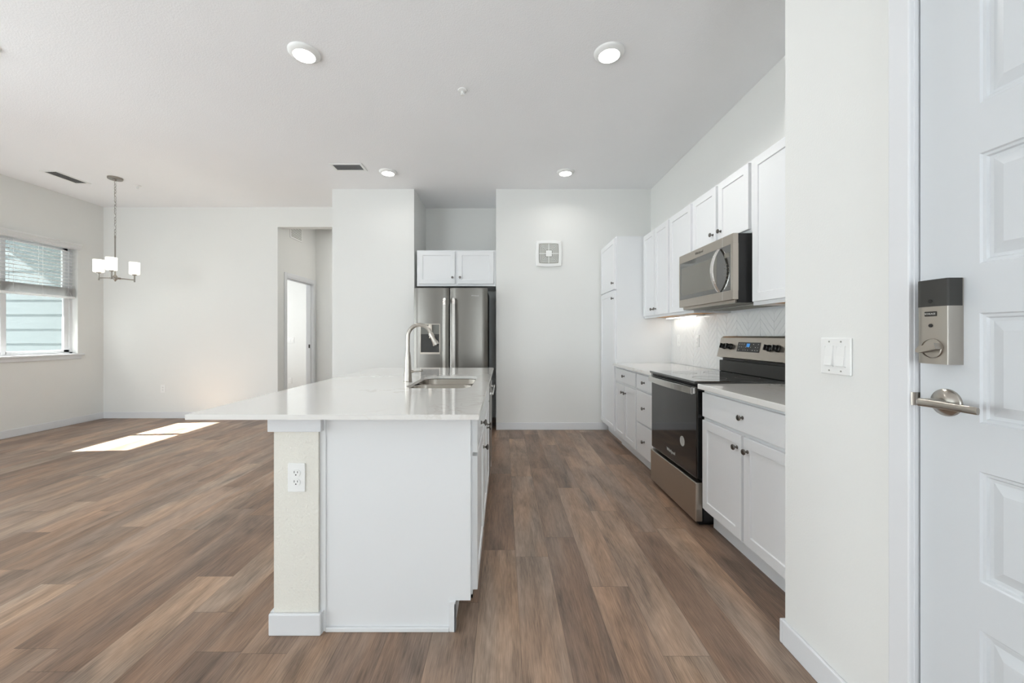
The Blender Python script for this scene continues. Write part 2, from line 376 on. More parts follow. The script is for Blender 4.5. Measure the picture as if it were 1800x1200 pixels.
# off-frame windows and patio door, invented to let daylight in
def bigwin(name, x0, x1, label):
    w = structE(name, label, ((x0+x1)/2, -2.9, 0.4))
    f = MB(); n = 3 if x1-x0 > 2 else 2
    for i in range(n+1):
        x = x0 + (x1-x0)*i/n; f.box((x-0.03, -2.92, 0.4), (x+0.03, -2.86, 2.5))
    f.box((x0, -2.92, 0.4), (x1, -2.86, 0.45)).box((x0, -2.92, 2.45), (x1, -2.86, 2.5)).box((x0, -2.92, 1.42), (x1, -2.86, 1.47))
    build('window_frame', f, 'trim', w)
    build('pane', MB().box((x0, -2.892, 0.42), (x1, -2.888, 2.48)), 'glass', w)
bigwin('added_window_2', -5.6, -3.55, 'invented wide window behind the camera, added for daylight')
bigwin('added_window_4', -0.05, 0.95, 'invented narrow window behind the camera near the entry, added for daylight')
w = structE('added_window_3', 'invented wide window in the unseen part of the left wall, added for daylight', (-5.93, -1.3, 0.4)); f = MB()  # invented window out of view, added as a daylight source
for y in (-2.32, -1.3, -0.28): f.box((-5.96, y-0.03, 0.4), (-5.9, y+0.03, 2.5))
for z in (0.4, 1.42, 2.45): f.box((-5.96, -2.35, z), (-5.9, -0.25, z+0.05))
build('window_frame', f, 'trim', w)
build('pane', MB().box((-5.932, -2.33, 0.42), (-5.928, -0.27, 2.48)), 'glass', w)
pd = structE('added_patio_door', 'invented sliding glass door in the unseen part of the left wall, added for daylight', (-5.93, 1.5, 0))  # glazed door invented out of view to bring in daylight
f = MB()
for y in (DY0+0.03, 1.5, DY1-0.03): f.box((-5.96, y-0.04, 0), (-5.9, y+0.04, DZ1))
f.box((-5.96, DY0, 0), (-5.9, DY1, 0.08)).box((-5.96, DY0, DZ1-0.08), (-5.9, DY1, DZ1))
build('door_frame', f, 'trim', pd)
build('pane', MB().box((-5.932, DY0, 0.05), (-5.928, DY1, DZ1-0.05)), 'glass', pd)

# window blind
bl = thing('window_blind', 'white slatted blind half raised in the left window', 'window blind', (-5.86, 4.64, 2.42))
pr = [(-5.90, 2.375), (-5.812, 2.375), (-5.808, 2.385), (-5.800, 2.392), (-5.800, 2.432), (-5.790, 2.440), (-5.790, 2.452), (-5.90, 2.452)]
mb = MB(); mb.prism(pr, 3.885, 5.40, axis=1); build('valance', mb, 'blind', bl)
def slat(z, tilt=0.004, lab=True):
    pts = [(-5.895, z), (-5.870, z+tilt), (-5.845, z), (-5.845, z+0.0025), (-5.870, z+tilt+0.0025), (-5.895, z+0.0025)]
    return build('slat', MB().prism(pts, 3.925, 5.362, axis=1), 'blind', bl)
z = 2.335
while z > 1.87:
    slat(z); z -= 0.046
for i in range(15): slat(1.735+i*0.0075, 0.002)
build('bottom_rail', MB().box((-5.897, 3.925, 1.703), (-5.843, 5.362, 1.731), 0.006), 'blind', bl)
for y in (4.13, 4.68, 4.98, 5.27):
    for x in (-5.898, -5.842): build('ladder_cord', MB().tube([(x, y, 1.70), (x, y, 2.38)], 0.0012, 6), 'blind', bl)
for y in (4.98, 5.27, 4.72):
    build('cord_loop', MB().tube([(-5.838, y-0.02, 1.76), (-5.835, y-0.03, 1.73), (-5.832, y, 1.705), (-5.835, y+0.03, 1.74), (-5.838, y+0.015, 1.78)], 0.0018, 6), 'blind', bl)

# exterior: wing of the building seen through the window, eaves, ground
mb = MB()
zz = 0.147-0.233*9
while zz < 4.4:
    mb.prism([(6.30, zz), (6.294, zz), (6.2995, zz+0.235), (6.30, zz+0.235)], -12.0, -5.99, axis=0); zz += 0.233
mb.box((-12.0, 6.30, -2), (-5.99, 6.4, 4.6))
ext = struct('wall_exterior', mb, 'siding', 'grey-blue lap siding seen through the left window')
struct('trim_eave', MB().box((-8.62, 6.06, 3.06), (-5.99, 6.30, 3.25)), 'ext_white', 'eave board above the siding outside the window')
struct('sun_cut_overhang', MB().box((-7.82, -1.0, 2.85), (-5.99, 6.0, 2.98)), 'ext_white', 'unseen overhang added outside the left wall to cut off the sun')  # added slab out of view; its edge trims the sun patch on the floor
struct('sun_block_wall', MB().box((-9.2, -14, -2.0), (-9.0, 3.3, 5.5)), 'ext_white', 'unseen wall added to block the sun from the patio door')  # added out of view to keep direct sun off the left-wall glazing
struct('ground_exterior', MB().box((-30, -14, -2.2), (-6.2, 6.3, -2.0)), 'ground', 'ground outside')

# ------------------------------------------------------------------ entry door (door_1) and casing
cas = MB()
c0, c1 = XE-0.016, XE
def casing(mb, y0, y1, z1, w=0.058):
    mb.box((c0, y1, 0), (c1, y1+w, z1+w), 0.004).box((c0, y0-w, 0), (c1, y0, z1+w), 0.004).box((c0, y0, z1), (c1, y1, z1+w), 0.004)
casing(cas, DRY0, DRY1+0.003, DRZ)
struct('trim_1', cas, 'trim', 'white casing around the entry door')
jb = MB()
jb.box((XE-0.004, DRY1, 0), (XE+0.14, DRY1+0.018, DRZ+0.018)).box((XE-0.004, DRY0-0.018, 0), (XE+0.14, DRY0, DRZ+0.018)).box((XE-0.004, DRY0, DRZ), (XE+0.14, DRY1, DRZ+0.018))
jb.box((XE+0.058, DRY1-0.012, 0), (XE+0.14, DRY1, DRZ))
struct('trim_2', jb, 'trim', 'white jamb of the entry door')
struct('trim_3', MB().box((XE+0.05, DRY0, 0), (XE+0.13, DRY1, 0.012)), 'nickel', 'metal threshold of the entry door')
dr = structE('door_1', 'white moulded panel entry door with electronic deadbolt and nickel lever', (XE+0.006, 0.6, 0.012))
XD = XE+0.006; LY0, LY1 = 0.12, 1.0405
mpd = lambda p: (XD+0.044-p[2], p[0], p[1])     # u=Y, v=Z, w outwards (-X)
mb = MB(mpd)
# leaf built as a sheet with pressed panels
rows = [(0.264, 0.519), (0.630, 0.8856), (0.998, 1.2528), (1.3678, 1.6227), (1.739, 1.994)]
T = 0.044; py0, py1 = LY0+0.13, 0.911
cols = [(py0, (py0+py1)/2-0.055), ((py0+py1)/2+0.055, py1)]
def rect(u0, u1, v0, v1, w): return [mb.V(p) for p in ((u0, v0, w), (u1, v0, w), (u1, v1, w), (u0, v1, w))]
us = [LY0, cols[0][0], cols[0][1], cols[1][0], cols[1][1], LY1]; vs_ = [0.012]+[t for r in rows for t in r]+[2.125]
for i in range(5):
    for j in range(len(vs_)-1):
        u0, u1, v0, v1 = us[i], us[i+1], vs_[j], vs_[j+1]
        if i in (1, 3) and j % 2 == 1:
            prev = rect(u0, u1, v0, v1, T)
            for ins, d in ((0.003, 0.004), (0.009, 0.0045), (0.012, 0.009), (0.019, 0.010), (0.042, 0.002)):
                cur = rect(u0+ins, u1-ins, v0+ins, v1-ins, T-d)
                for k in range(4): mb.face([prev[k], prev[(k+1)%4], cur[(k+1)%4], cur[k]])
                prev = cur
            mb.face(prev)
        else: mb.face(rect(u0, u1, v0, v1, T))
a = rect(LY0, LY1, 0.012, 2.125, 0); mb.face(a[::-1])
b = rect(LY0, LY1, 0.012, 2.125, T)
for k in range(4): mb.face([a[k], a[(k+1)%4], b[(k+1)%4], b[k]])
build('door_leaf', mb, 'door', dr)
build('weather_strip', MB().box((XE+0.054, DRY1-0.0035, 0.01), (XE+0.064, DRY1, DRZ)), 'rubber', dr)
# deadbolt box
Y0d, Y1d = 0.9425, 1.0136
arc = []
for k in range(13):
    q = k/12; y = 0.9445+(1.0136-0.9445)*q
    arc.append((-0.0370-0.0014*math.sin(PI*min(1, q*1.15))+0.004*max(0, (q-0.82)/0.18)**2, y))
def prof_of(grow):
    return [(XD, Y0d-grow), (XD-0.004, Y0d-grow), (XD-0.034-grow, 0.9432-grow)] + [(XD+x-grow, y) for x, y in arc] + [(XD-0.006, Y1d+0.001+grow), (XD, Y1d+0.001+grow)]
db = build('deadbolt', MB().prism(prof_of(0), 1.1303, 1.339), 'nickel', dr, True)
build('battery_cover', MB().prism([(x if x < XD-0.003 else XD-0.0055, y) for x, y in prof_of(0.0012)[1:]], 1.2727, 1.3396), 'dark', db, True)
xf = XD-0.0385
build('screw_cap', MB().lathe([(0.0046, 0.001), (0.0046, -0.0022)], (xf, 0.980, 1.286), 0, 16), 'black', db)
build('screw_cap', MB().lathe([(0.0044, 0.001), (0.0044, -0.0012)], (xf, 0.980, 1.2255), 0, 16), 'black', db)
build('logo_badge', MB().box((xf-0.0013, 0.966, 1.2485), (xf+0.001, 0.994, 1.2605), 0.0014), 'slot', db)
build('logo_text', MB().text('SCHLAGE', 0.0058, (xf-0.0014, 0.980, 1.2545), (0, -1, 0), (0, 0, 1), (-1, 0, 0), 0.0003), 'mark', db)
build('turn_ring', MB().lathe([(0.0245, 0.002), (0.0245, -0.003), (0.0222, -0.0035), (0.0222, 0.002)], (xf, 0.977, 1.169), 0, 32, cap=False).lathe([(0.0221, 0.002), (0.0221, -0.0012)], (xf, 0.977, 1.169), 0, 32), 'nickel', db, True)
tt = MB()
tt.prism([(0.951, 1.168), (0.992, 1.157), (0.998, 1.160), (0.998, 1.165), (0.991, 1.174), (0.955, 1.182)], xf-0.020, xf, axis=0)
build('thumb_turn', tt, 'nickel', db)
# lever
LYc, LZc = 0.9775, 1.034
le = build('lever_rosette', MB().lathe([(0.034, 0), (0.034, -0.004), (0.0325, -0.007), (0.020, -0.014), (0.013, -0.017)], (XD, LYc, LZc), 0, 36), 'nickel', dr, True)
build('lever_neck', MB().lathe([(0.0125, -0.012), (0.0105, -0.03), (0.0105, -0.052)], (XD, LYc, LZc), 0, 24), 'nickel', le, True)
sec = []
for y, hx, hz, x, zc in ((0.989, 0.004, 0.006, -0.061, LZc), (0.984, 0.008, 0.0105, -0.061, LZc), (0.965, 0.0065, 0.0095, -0.060, LZc), (0.915, 0.0045, 0.0085, -0.060, LZc), (0.868, 0.0045, 0.0085, -0.063, LZc), (0.862, 0.004, 0.008, -0.063, LZc)):
    sec.append([(XD+x+hx*math.copysign(abs(math.cos(t))**0.7, math.cos(t)), y, zc+hz*math.copysign(abs(math.sin(t))**0.7, math.sin(t))) for t in [2*PI*k/16 for k in range(16)]])
build('lever_handle', MB().strip(sec), 'nickel', le, True)
build('latch_bolt', MB().box((XD+0.004, LY1-0.004, 1.022), (XD+0.018, LY1+0.004, 1.043)), 'nickel', dr)
st = tag(build('strike_plate', MB().box((XE-0.006, DRY1-0.0015, 1.016), (XE+0.03, DRY1+0.0005, 1.050)).lathe([(0.006, 0), (0.006, 0.034)], (XE-0.006, DRY1+0.002, 1.016), 2, 12), 'nickel'), 'metal strike plate on the entry door jamb beside the lever', 'strike plate')

# hallway doorway casing
mb = MB()
hx0, hx1 = -3.29, -3.275
mb.box((hx0, 5.885, 0), (hx1, 5.945, 2.16), 0.004).box((hx0, 6.80, 0), (hx1, 6.858, 2.16), 0.004).box((hx0, 5.945, 2.10), (hx1, 6.80, 2.16), 0.004)
mb.box((-3.41, 5.940, 0), (-3.28, 5.955, 2.10)).box((-3.41, 6.785, 0), (-3.28, 6.803, 2.10)).box((-3.41, 5.94, 2.085), (-3.28, 6.80, 2.103))
mb.box((-3.37, 6.772, 0), (-3.33, 6.787, 2.09)).box((-3.37, 5.955, 2.07), (-3.33, 6.78, 2.09))
struct('trim_4', mb, 'trim', 'white casing of the hallway doorway')
tag(build('strike_plate', MB().box((-3.362, 6.769, 0.99), (-3.338, 6.7725, 1.05)), 'slot'), 'dark latch strike on the jamb of the hallway doorway', 'strike plate')

# ------------------------------------------------------------------ cabinets
def pX(xf): return lambda p: (xf-p[2], p[0], p[1])        # faces -X, u=Y v=Z
def pXp(xf): return lambda p: (xf+p[2], p[0], p[1])       # faces +X
def pY(yf): return lambda p: (p[0], yf-p[2], p[1])        # faces -Y, u=X v=Z
SH = [(0.052, 0.0), (0.055, 0.006), (0.0555, 0.0065)]
DT = 0.02
def cab_door(th, P, u0, u1, v0, v1, ku, kv, name='door'):
    d = build(name, MB(P).panel(u0, u1, v0, v1, 0.0, DT, SH), 'cabinet', th)
    if ku is not None: knob(d, P, ku, kv)
    return d
def knob(d, P, ku, kv):
    build('knob', MB(P).lathe([(0.009, DT-0.001), (0.0095, DT+0.002), (0.0055, DT+0.005), (0.0045, DT+0.012), (0.008, DT+0.017), (0.0145, DT+0.020), (0.0155, DT+0.024), (0.013, DT+0.028), (0.006, DT+0.030)], (ku, kv, 0), 2, 20), 'knob', d, True)
def cab_drawer(th, P, u0, u1, v0, v1, ku, kv):
    d = build('drawer', MB(P).panel(u0, u1, v0, v1, 0.0, DT, [(0.01, 0)]), 'cabinet', th)
    knob(d, P, ku, kv); return d

XF = 1.26; PX = pX(XF)          # right base run: face frame plane
XW = XR-0.014
def base(name, label, y0, y1, cat='cabinet', frame_near=True, group=None):
    t = thing(name, label, cat, (XF, (y0+y1)/2, 0), group)
    build('carcass', MB().box((XF, y0, 0.11), (XW, y1, 0.868)), 'cabinet', t)
    build('toe_kick', MB().box((1.318, y0, 0), (1.335, y1, 0.11)), 'cabinet', t)
    return t
# near base unit
G = 'white base cabinets along the right wall'
t = base('base_cabinet', 'white base cabinet right of the range with one wide drawer over two doors', 1.566, 2.462, group=G)
cab_drawer(t, PX, 1.60, 2.448, 0.700, 0.848, 2.035, 0.775)
cab_door(t, PX, 2.048, 2.448, 0.128, 0.678, 2.083, 0.61)
cab_door(t, PX, 1.60, 2.028, 0.128, 0.678, 1.993, 0.61)
# drawer stack
t = base('drawer_cabinet', 'white three-drawer base cabinet left of the range', 3.238, 3.675, group=G)
cab_drawer(t, PX, 3.255, 3.655, 0.715, 0.848, 3.455, 0.785)
cab_drawer(t, PX, 3.255, 3.655, 0.418, 0.697, 3.455, 0.558)
cab_drawer(t, PX, 3.255, 3.655, 0.128, 0.402, 3.455, 0.265)
# far base
t = base('base_cabinet', 'white base cabinet beside the tall pantry with one drawer over two doors', 3.676, 4.374, group=G)
cab_drawer(t, PX, 3.695, 4.35, 0.715, 0.848, 4.03, 0.785)
cab_door(t, PX, 4.035, 4.35, 0.128, 0.69, 4.068, 0.615)
cab_door(t, PX, 3.695, 4.015, 0.128, 0.69, 3.982, 0.615)
# pantry
YP0, YP1 = 4.375, 5.0
t = thing('pantry_cabinet', 'tall white pantry cabinet in the corner against the back wall', 'cabinet', (XF, 4.69, 0))
build('carcass', MB().box((XF, YP0, 0.11), (XW, YP1, 2.31)), 'cabinet', t)
build('toe_kick', MB().box((1.335, YP0+0.02, 0), (1.352, YP1, 0.11)), 'cabinet', t)
cab_door(t, PX, YP0+0.02, YP1-0.01, 1.722, 2.293, YP0+0.055, 1.795)
cab_door(t, PX, YP0+0.02, YP1-0.01, 0.135, 1.705, YP0+0.055, 1.622)
# uppers
XU = 1.57; PU = pX(XU)
GU = 'white wall cabinets along the right wall'
def upper(label, y0, y1, z0, z1, group=GU, name='wall_cabinet'):
    t = thing(name, label, 'cabinet', (XU, (y0+y1)/2, z0), group)
    mb = MB()
    mb.box((XU, y0, z0), (XU+0.02, y1, z1)).box((XU+0.02, y0, z0), (XW+0.01, y0+0.014, z1)).box((XU+0.02, y1-0.014, z0), (XW+0.01, y1, z1)).box((XU+0.02, y0, z1-0.015), (XW+0.01, y1, z1))
    build('carcass', mb, 'cabinet', t)
    build('underside', MB().box((XU+0.02, y0+0.014, z0+0.012), (XW+0.01, y1-0.014, z0+0.024)), 'ply', t)
    return t
t = upper('white two-door wall cabinet beside the tall pantry', 3.684, 4.374, 1.39, 2.31)
cab_door(t, PU, 4.044, 4.352, 1.412, 2.295, 4.080, 1.475)
cab_door(t, PU, 3.703, 4.030, 1.412, 2.295, 3.994, 1.475)
t = upper('white single-door wall cabinet left of the microwave', 3.237, 3.683, 1.39, 2.31)
cab_door(t, PU, 3.255, 3.665, 1.412, 2.295, None, None)
t = upper('short white two-door wall cabinet directly above the microwave', 2.466, 3.236, 1.855, 2.31)
cab_door(t, PU, 2.868, 3.217, 1.876, 2.295, 2.905, 1.945)
cab_door(t, PU, 2.486, 2.836, 1.876, 2.295, 2.800, 1.945)
t = upper('large white wall cabinet right of the microwave, cut off by the near wall', 1.60, 2.465, 1.39, 2.31)
cab_door(t, PU, 2.04, 2.447, 1.412, 2.295, None, None)
cab_door(t, PU, 1.62, 2.022, 1.412, 2.295, None, None)
# under-cabinet strip lights
t = thing('strip_light', 'glowing strip light under the wall cabinet beside the pantry', 'light', (1.80, 4.0, 1.40))
build('housing', MB().box((1.775, 3.70, 1.388), (1.825, 4.30, 1.402)), 'plastic', t)
build('diffuser', MB().box((1.78, 3.71, 1.384), (1.82, 4.29, 1.389)), 'strip', t)

# over-fridge cabinet
PF = pY(5.045)
t = thing('wall_cabinet', 'short white two-door cabinet above the refrigerator', 'cabinet', (-0.61, 5.045, 1.84))
build('carcass', MB().box((-1.112, 5.045, 1.838), (-0.098, 5.60, 2.298)), 'cabinet', t)
cab_door(t, PF, -1.085, -0.622, 1.866, 2.282, -0.652, 1.945)
cab_door(t, PF, -0.583, -0.127, 1.866, 2.282, -0.556, 1.945)

# ------------------------------------------------------------------ worktops and backsplash
GW = 'white quartz worktops along the right wall'
def worktop(name, a, b, label, group=None):
    return tag(build(name, MB().box(a, b, 0.003), 'quartz'), label, 'worktop', group)
worktop('worktop', (1.215, 1.552, 0.869), (XW, 2.460, 0.90), 'white quartz worktop right of the range', GW)
worktop('worktop', (1.215, 3.240, 0.869), (XW, 4.374, 0.90), 'white quartz worktop left of the range', GW)

# chevron backsplash
bs = MB(); bt = MB()
bx = XW
bs.box((bx+0.003, 1.552, 0.90), (XR-0.001, 4.3748, 1.388)).box((bx+0.003, 2.466, 1.388), (XR-0.001, 3.236, 1.80)).box((bx+0.003, 2.466, 0.5), (XR-0.001, 3.236, 0.90))
bso = build('backsplash', bs, 'trim')
tag(bso, 'white chevron tile backsplash between the worktops and wall cabinets', 'backsplash')
cw, th_, gap = 0.145, 0.058, 0.0022
def clip(poly, z0, z1):
    for s, lim in ((1, z0), (-1, z1)):
        out = []
        for i in range(len(poly)):
            p, q = poly[i], poly[(i+1) % len(poly)]
            ip, iq = s*(p[1]-lim) >= 0, s*(q[1]-lim) >= 0
            if ip: out.append(p)
            if ip != iq:
                f = (lim-p[1])/(q[1]-p[1]); out.append((p[0]+(q[0]-p[0])*f, lim))
        poly = out
        if len(poly) < 3: return []
    return poly
y = 1.554; c = 0
while y < 4.37:
    y1 = min(y+cw-gap, 4.3745); zt = 1.386 if not (2.40 < y < 3.22) else 1.386
    z = 0.60
    while z < 1.6:
        s = cw*(y1-y)/(cw-gap)
        p = [(y, z), (y1, z+s), (y1, z+s+th_-gap), (y, z+th_-gap)] if c % 2 == 0 else [(y, z+cw), (y1, z+cw-s), (y1, z+cw-s+th_-gap), (y, z+cw+th_-gap)]
        p = clip(p, 0.903, zt)
        if p: bt.prism(p, bx, bx+0.004, axis=0)
        z += th_
    y += cw; c += 1
M['tile'] = mat('glossy_white_tile', (240, 240, 239), 0.15, mottle=0.02)
build('tiles', bt, 'tile', bso)

# ------------------------------------------------------------------ outlets and switches
def outlet(loc, facing, label, decora=False, s=1.0):
    """facing 0: -Y ; 1: -X"""
    t = thing('outlet', label, 'outlet', loc)
    P = (lambda p: (loc[0]+p[0], loc[1]-p[2], loc[2]+p[1])) if facing == 0 else (lambda p: (loc[0]-p[2], loc[1]-p[0], loc[2]+p[1]))
    build('cover_plate', MB(P).box((-0.035, -0.0575, 0), (0.035, 0.0575, 0.006), 0.0025), 'plastic', t)
    if decora:
        r = build('receptacle', MB(P).box((-0.0165, -0.033, 0.005), (0.0165, 0.033, 0.0085), 0.001), 'plastic', t)
        for v in (-0.018, 0.018):
            build('slots', MB(P).box((-0.008, v-0.004, 0.0085), (-0.006, v+0.004, 0.0088)).box((0.006, v-0.004, 0.0085), (0.008, v+0.004, 0.0088)), 'slot', r)
        return t
    for v in (-0.0185, 0.0185):
        pts = []
        for k in range(24):
            a = 2*PI*k/24; pts.append((0.0168*math.cos(a), max(-0.0135, min(0.0135, 0.0168*math.sin(a)))+v))
        m = MB(P); m.prism(pts, 0.0055, 0.0085, axis=2)
        r = build('receptacle', m, 'plastic', t)
        s_ = MB(P).box((-0.0082, v+0.0005, 0.0084), (-0.0058, v+0.009, 0.0088)).box((0.0052, v+0.001, 0.0084), (0.0076, v+0.008, 0.0088)).lathe([(0.0026, 0.0084), (0.0026, 0.0088)], (-0.0005, v-0.0065, 0), 2, 12)
        build('slots', s_, 'slot', r)
    return t
outlet((-0.832, 1.582, 0.6305), 0, 'white duplex outlet on the near end of the island half wall')
outlet((-4.957, YB, 0.429), 0, 'white outlet low on the dining area back wall')
outlet((bx, 3.78, 1.15), 1, 'white outlet on the backsplash, the one nearer the range', decora=True)
outlet((-4.13, 7.6, 0.335), 0, 'small white outlet low on the wall seen through the hallway doorway', decora=True)

def switch(loc, facing, n, label, w):
    t = thing('light_switch', label, 'light switch', loc)
    P = (lambda p: (loc[0]+p[0], loc[1]-p[2], loc[2]+p[1])) if facing == 0 else (lambda p: (loc[0]-p[2], loc[1]-p[0], loc[2]+p[1]))
    build('cover_plate', MB(P).box((-w/2, -0.0605, 0), (w/2, 0.0605, 0.0065), 0.0028), 'plastic', t)
    for i in range(n):
        u = (i-(n-1)/2)*0.046
        build('switch_frame', MB(P).box((u-0.0175, -0.0345, 0.006), (u+0.0175, -0.0325, 0.0078)).box((u-0.0175, 0.0325, 0.006), (u+0.0175, 0.0345, 0.0078)).box((u-0.0175, -0.0345, 0.006), (u-0.0155, 0.0345, 0.0078)).box((u+0.0155, -0.0345, 0.006), (u+0.0175, 0.0345, 0.0078)), 'plastic', t)
        m = MB(P); pts = [(0.031, 0.0075), (0.0, 0.0095), (-0.031, 0.0135), (-0.031, 0.006), (0.031, 0.006)]
        m.prism([(q[0], q[1]) for q in pts], u-0.0150, u+0.0150, axis=0)
        build('rocker', m, 'plastic', t)
        build('screw', MB(P).lathe([(0.003, 0.006), (0.0028, 0.0072)], (u, 0.048, 0), 2, 12), 'grille_grey', t)
        build('screw', MB(P).lathe([(0.003, 0.006), (0.0028, 0.0072)], (u, -0.048, 0), 2, 12), 'grille_grey', t)
    return t
switch((XE, 1.294, 1.1328), 1, 2, 'white double rocker light switch on the near wall beside the entry door', 0.118)
switch((-4.13, 7.6, 1.115), 0, 3, 'white triple light switch seen through the hallway doorway', 0.16)
switch((bx, 4.18, 1.15), 1, 1, 'white switch plate on the backsplash nearest the pantry', 0.07)

# ------------------------------------------------------------------ island
IXR = -0.128                       # face frame plane, doors face +X
PI_ = pXp(IXR)
struct('wall_island', MB().box((-0.925, 1.582, 0), (-0.746, 3.62, 0.87)), 'column', 'textured off-white half wall under the island worktop')
struct('trim_5', MB().box((-0.943, 1.567, 0.816), (-0.730, 1.70, 0.878), 0.002).box((-0.943, 1.7001, 0.8161), (-0.926, 3.63, 0.8779)), 'trim', 'white cap trim at the top of the island half wall')
mb = MB()
def bbp(mb, a, b): mb.box(a, b, 0.005, 2)
bbp(mb, (-0.940, 1.567, 0), (-0.731, 1.582, 0.088)); mb.box((-0.940, 1.582, 0), (-0.926, 3.635, 0.0878)).box((-0.745, 1.582, 0), (-0.7312, 1.596, 0.0865))
struct('baseboard_island', mb, 'trim', 'white baseboard around the island half wall')
t = thing('end_panel', 'white flat end panel of the island facing the camera', 'panel', (-0.44, 1.60, 0))
mb = MB(); mb.prism([(-0.744, 0), (-0.194, 0), (-0.194, 0.122), (-0.134, 0.122), (-0.134, 0.876), (-0.744, 0.876)], 1.600, 1.612, axis=1)
build('panel', mb, 'cabinet', t)
build('filler_strip', MB().box((-0.745, 1.594, 0), (-0.722, 1.60, 0.876), 0.001), 'cabinet', t)
build('corner_trim', MB().box((-0.220, 1.590, 0), (-0.194, 1.60, 0.122), 0.001).box((-0.200, 1.590, 0), (-0.194, 1.62, 0.115), 0.001), 'cabinet', t)
build('shoe_trim', MB().box((-0.722, 1.588, 0), (-0.220, 1.60, 0.018), 0.003), 'cabinet', t)
GI = 'white base cabinets of the island'
def ibase(name, label, y0, y1):
    t = thing(name, label, 'cabinet', (IXR, (y0+y1)/2, 0), GI)
    build('carcass', MB().box((-0.744, y0, 0.115), (-0.745+0.02, y1, 0.876)).box((-0.744, y0, 0.115), (IXR, y1, 0.13)).box((-0.744, y0, 0.115), (IXR-0.02, y0+0.015, 0.876)).box((-0.744, y1-0.015, 0.115), (IXR-0.02, y1, 0.876)).box((IXR-0.02, y0, 0.115), (IXR, y1, 0.876)), 'cabinet', t)
    build('toe_kick', MB().box((-0.22, y0, 0), (-0.200, y1, 0.115)), 'cabinet', t)
    return t
t = ibase('base_cabinet', 'white island base cabinet nearest the camera with a drawer over a door', 1.625, 2.145)
cab_drawer(t, PI_, 1.635, 2.125, 0.715, 0.86, 1.88, 0.785)
cab_door(t, PI_, 1.635, 2.125, 0.144, 0.700, 2.085, 0.61)
t = ibase('sink_cabinet', 'white island cabinet below the sink with two doors', 2.146, 2.995)
build('false_front', MB(PI_).panel(2.165, 2.975, 0.715, 0.86, 0, DT, [(0.01, 0)]), 'cabinet', t)
cab_door(t, PI_, 2.165, 2.562, 0.144, 0.700, 2.528, 0.61)
cab_door(t, PI_, 2.580, 2.975, 0.144, 0.700, 2.614, 0.61)
t = thing('dishwasher', 'stainless dishwasher at the far end of the island', 'dishwasher', (IXR, 3.3, 0))
build('tub', MB().box((-0.72, 3.0, 0.1), (IXR, 3.60, 0.868)), 'dark', t)
d = build('door', MB(PI_).box((3.006, 0.12, 0), (3.594, 0.80, 0.022), 0.004), 'steel_v', t)
build('control_panel', MB(PI_).box((3.006, 0.805, 0), (3.594, 0.865, 0.02), 0.003), 'black', t)
build('handle', MB(PI_).box((3.05, 0.74, 0.035), (3.55, 0.76, 0.05), 0.004).box((3.06, 0.742, 0.02), (3.08, 0.758, 0.036)).box((3.52, 0.742, 0.02), (3.54, 0.758, 0.036)), 'steel_bright', d)
build('toe_kick', MB().box((-0.22, 3.0, 0), (-0.20, 3.60, 0.1)), 'black', t)
t = tag(build('end_panel', MB().box((-0.744, 3.603, 0), (-0.112, 3.63, 0.876), 0.001), 'cabinet'), 'white end panel of the island facing the refrigerator', 'panel')

# island worktop with sink cut-out
SX0, SX1, SY0, SY1 = -0.575, -0.19, 2.245, 2.925
def rrect(x0, x1, y0, y1, r, n=6):
    pts = []
    rr = r if isinstance(r, (list, tuple)) else [r]*4
    for (cx, cy, a0, q) in ((x1-rr[0], y0+rr[0], -PI/2, rr[0]), (x1-rr[1], y1-rr[1], 0, rr[1]), (x0+rr[2], y1-rr[2], PI/2, rr[2]), (x0+rr[3], y0+rr[3], PI, rr[3])):
        for k in range(n+1):
            a = a0+PI/2*k/n; pts.append((cx+q*math.cos(a), cy+q*math.sin(a)))
    return pts
def slab_hole(mb, outer, inner, z0, z1):
    n = len(inner)
    # outer sampled radially to match inner
    (ox0, ox1, oy0, oy1) = outer; cx = (inner[0][0]+inner[n//2][0])/2; cy = (inner[0][1]+inner[n//2][1])/2
    corner = [(ox1, oy0), (ox1, oy1), (ox0, oy1), (ox0, oy0)]
    out = []
    per = n//4
    for i, p in enumerate(inner):
        out.append(corner[i//per])
    def ring(pts, z): return [mb.V((p[0], p[1], z)) for p in pts]
    it, ib = ring(inner, z1), ring(inner, z0)
    ct, cb = ring(corner, z1), ring(corner, z0)
    for i in range(n):
        j = (i+1) % n
        ci, cj = i//per, j//per
        for (inn, cc) in ((it, ct), (ib, cb)):
            if ci == cj: mb.face([inn[i], inn[j], cc[ci]])
            else: mb.face([inn[i], inn[j], cc[cj], cc[ci]])
        mb.face([it[i], it[j], ib[j], ib[i]])
    for i in range(4): mb.face([ct[i], ct[(i+1)%4], cb[(i+1)%4], cb[i]])
mb = MB(); hole = rrect(SX0, SX1, SY0, SY1, 0.085)
slab_hole(mb, (-1.2125, -0.0935, 1.494, 3.696), hole, 0.8805, 0.90)
tag(build('island_worktop', mb, 'quartz'), 'large white quartz island worktop with an undermount sink and breakfast overhang', 'worktop')
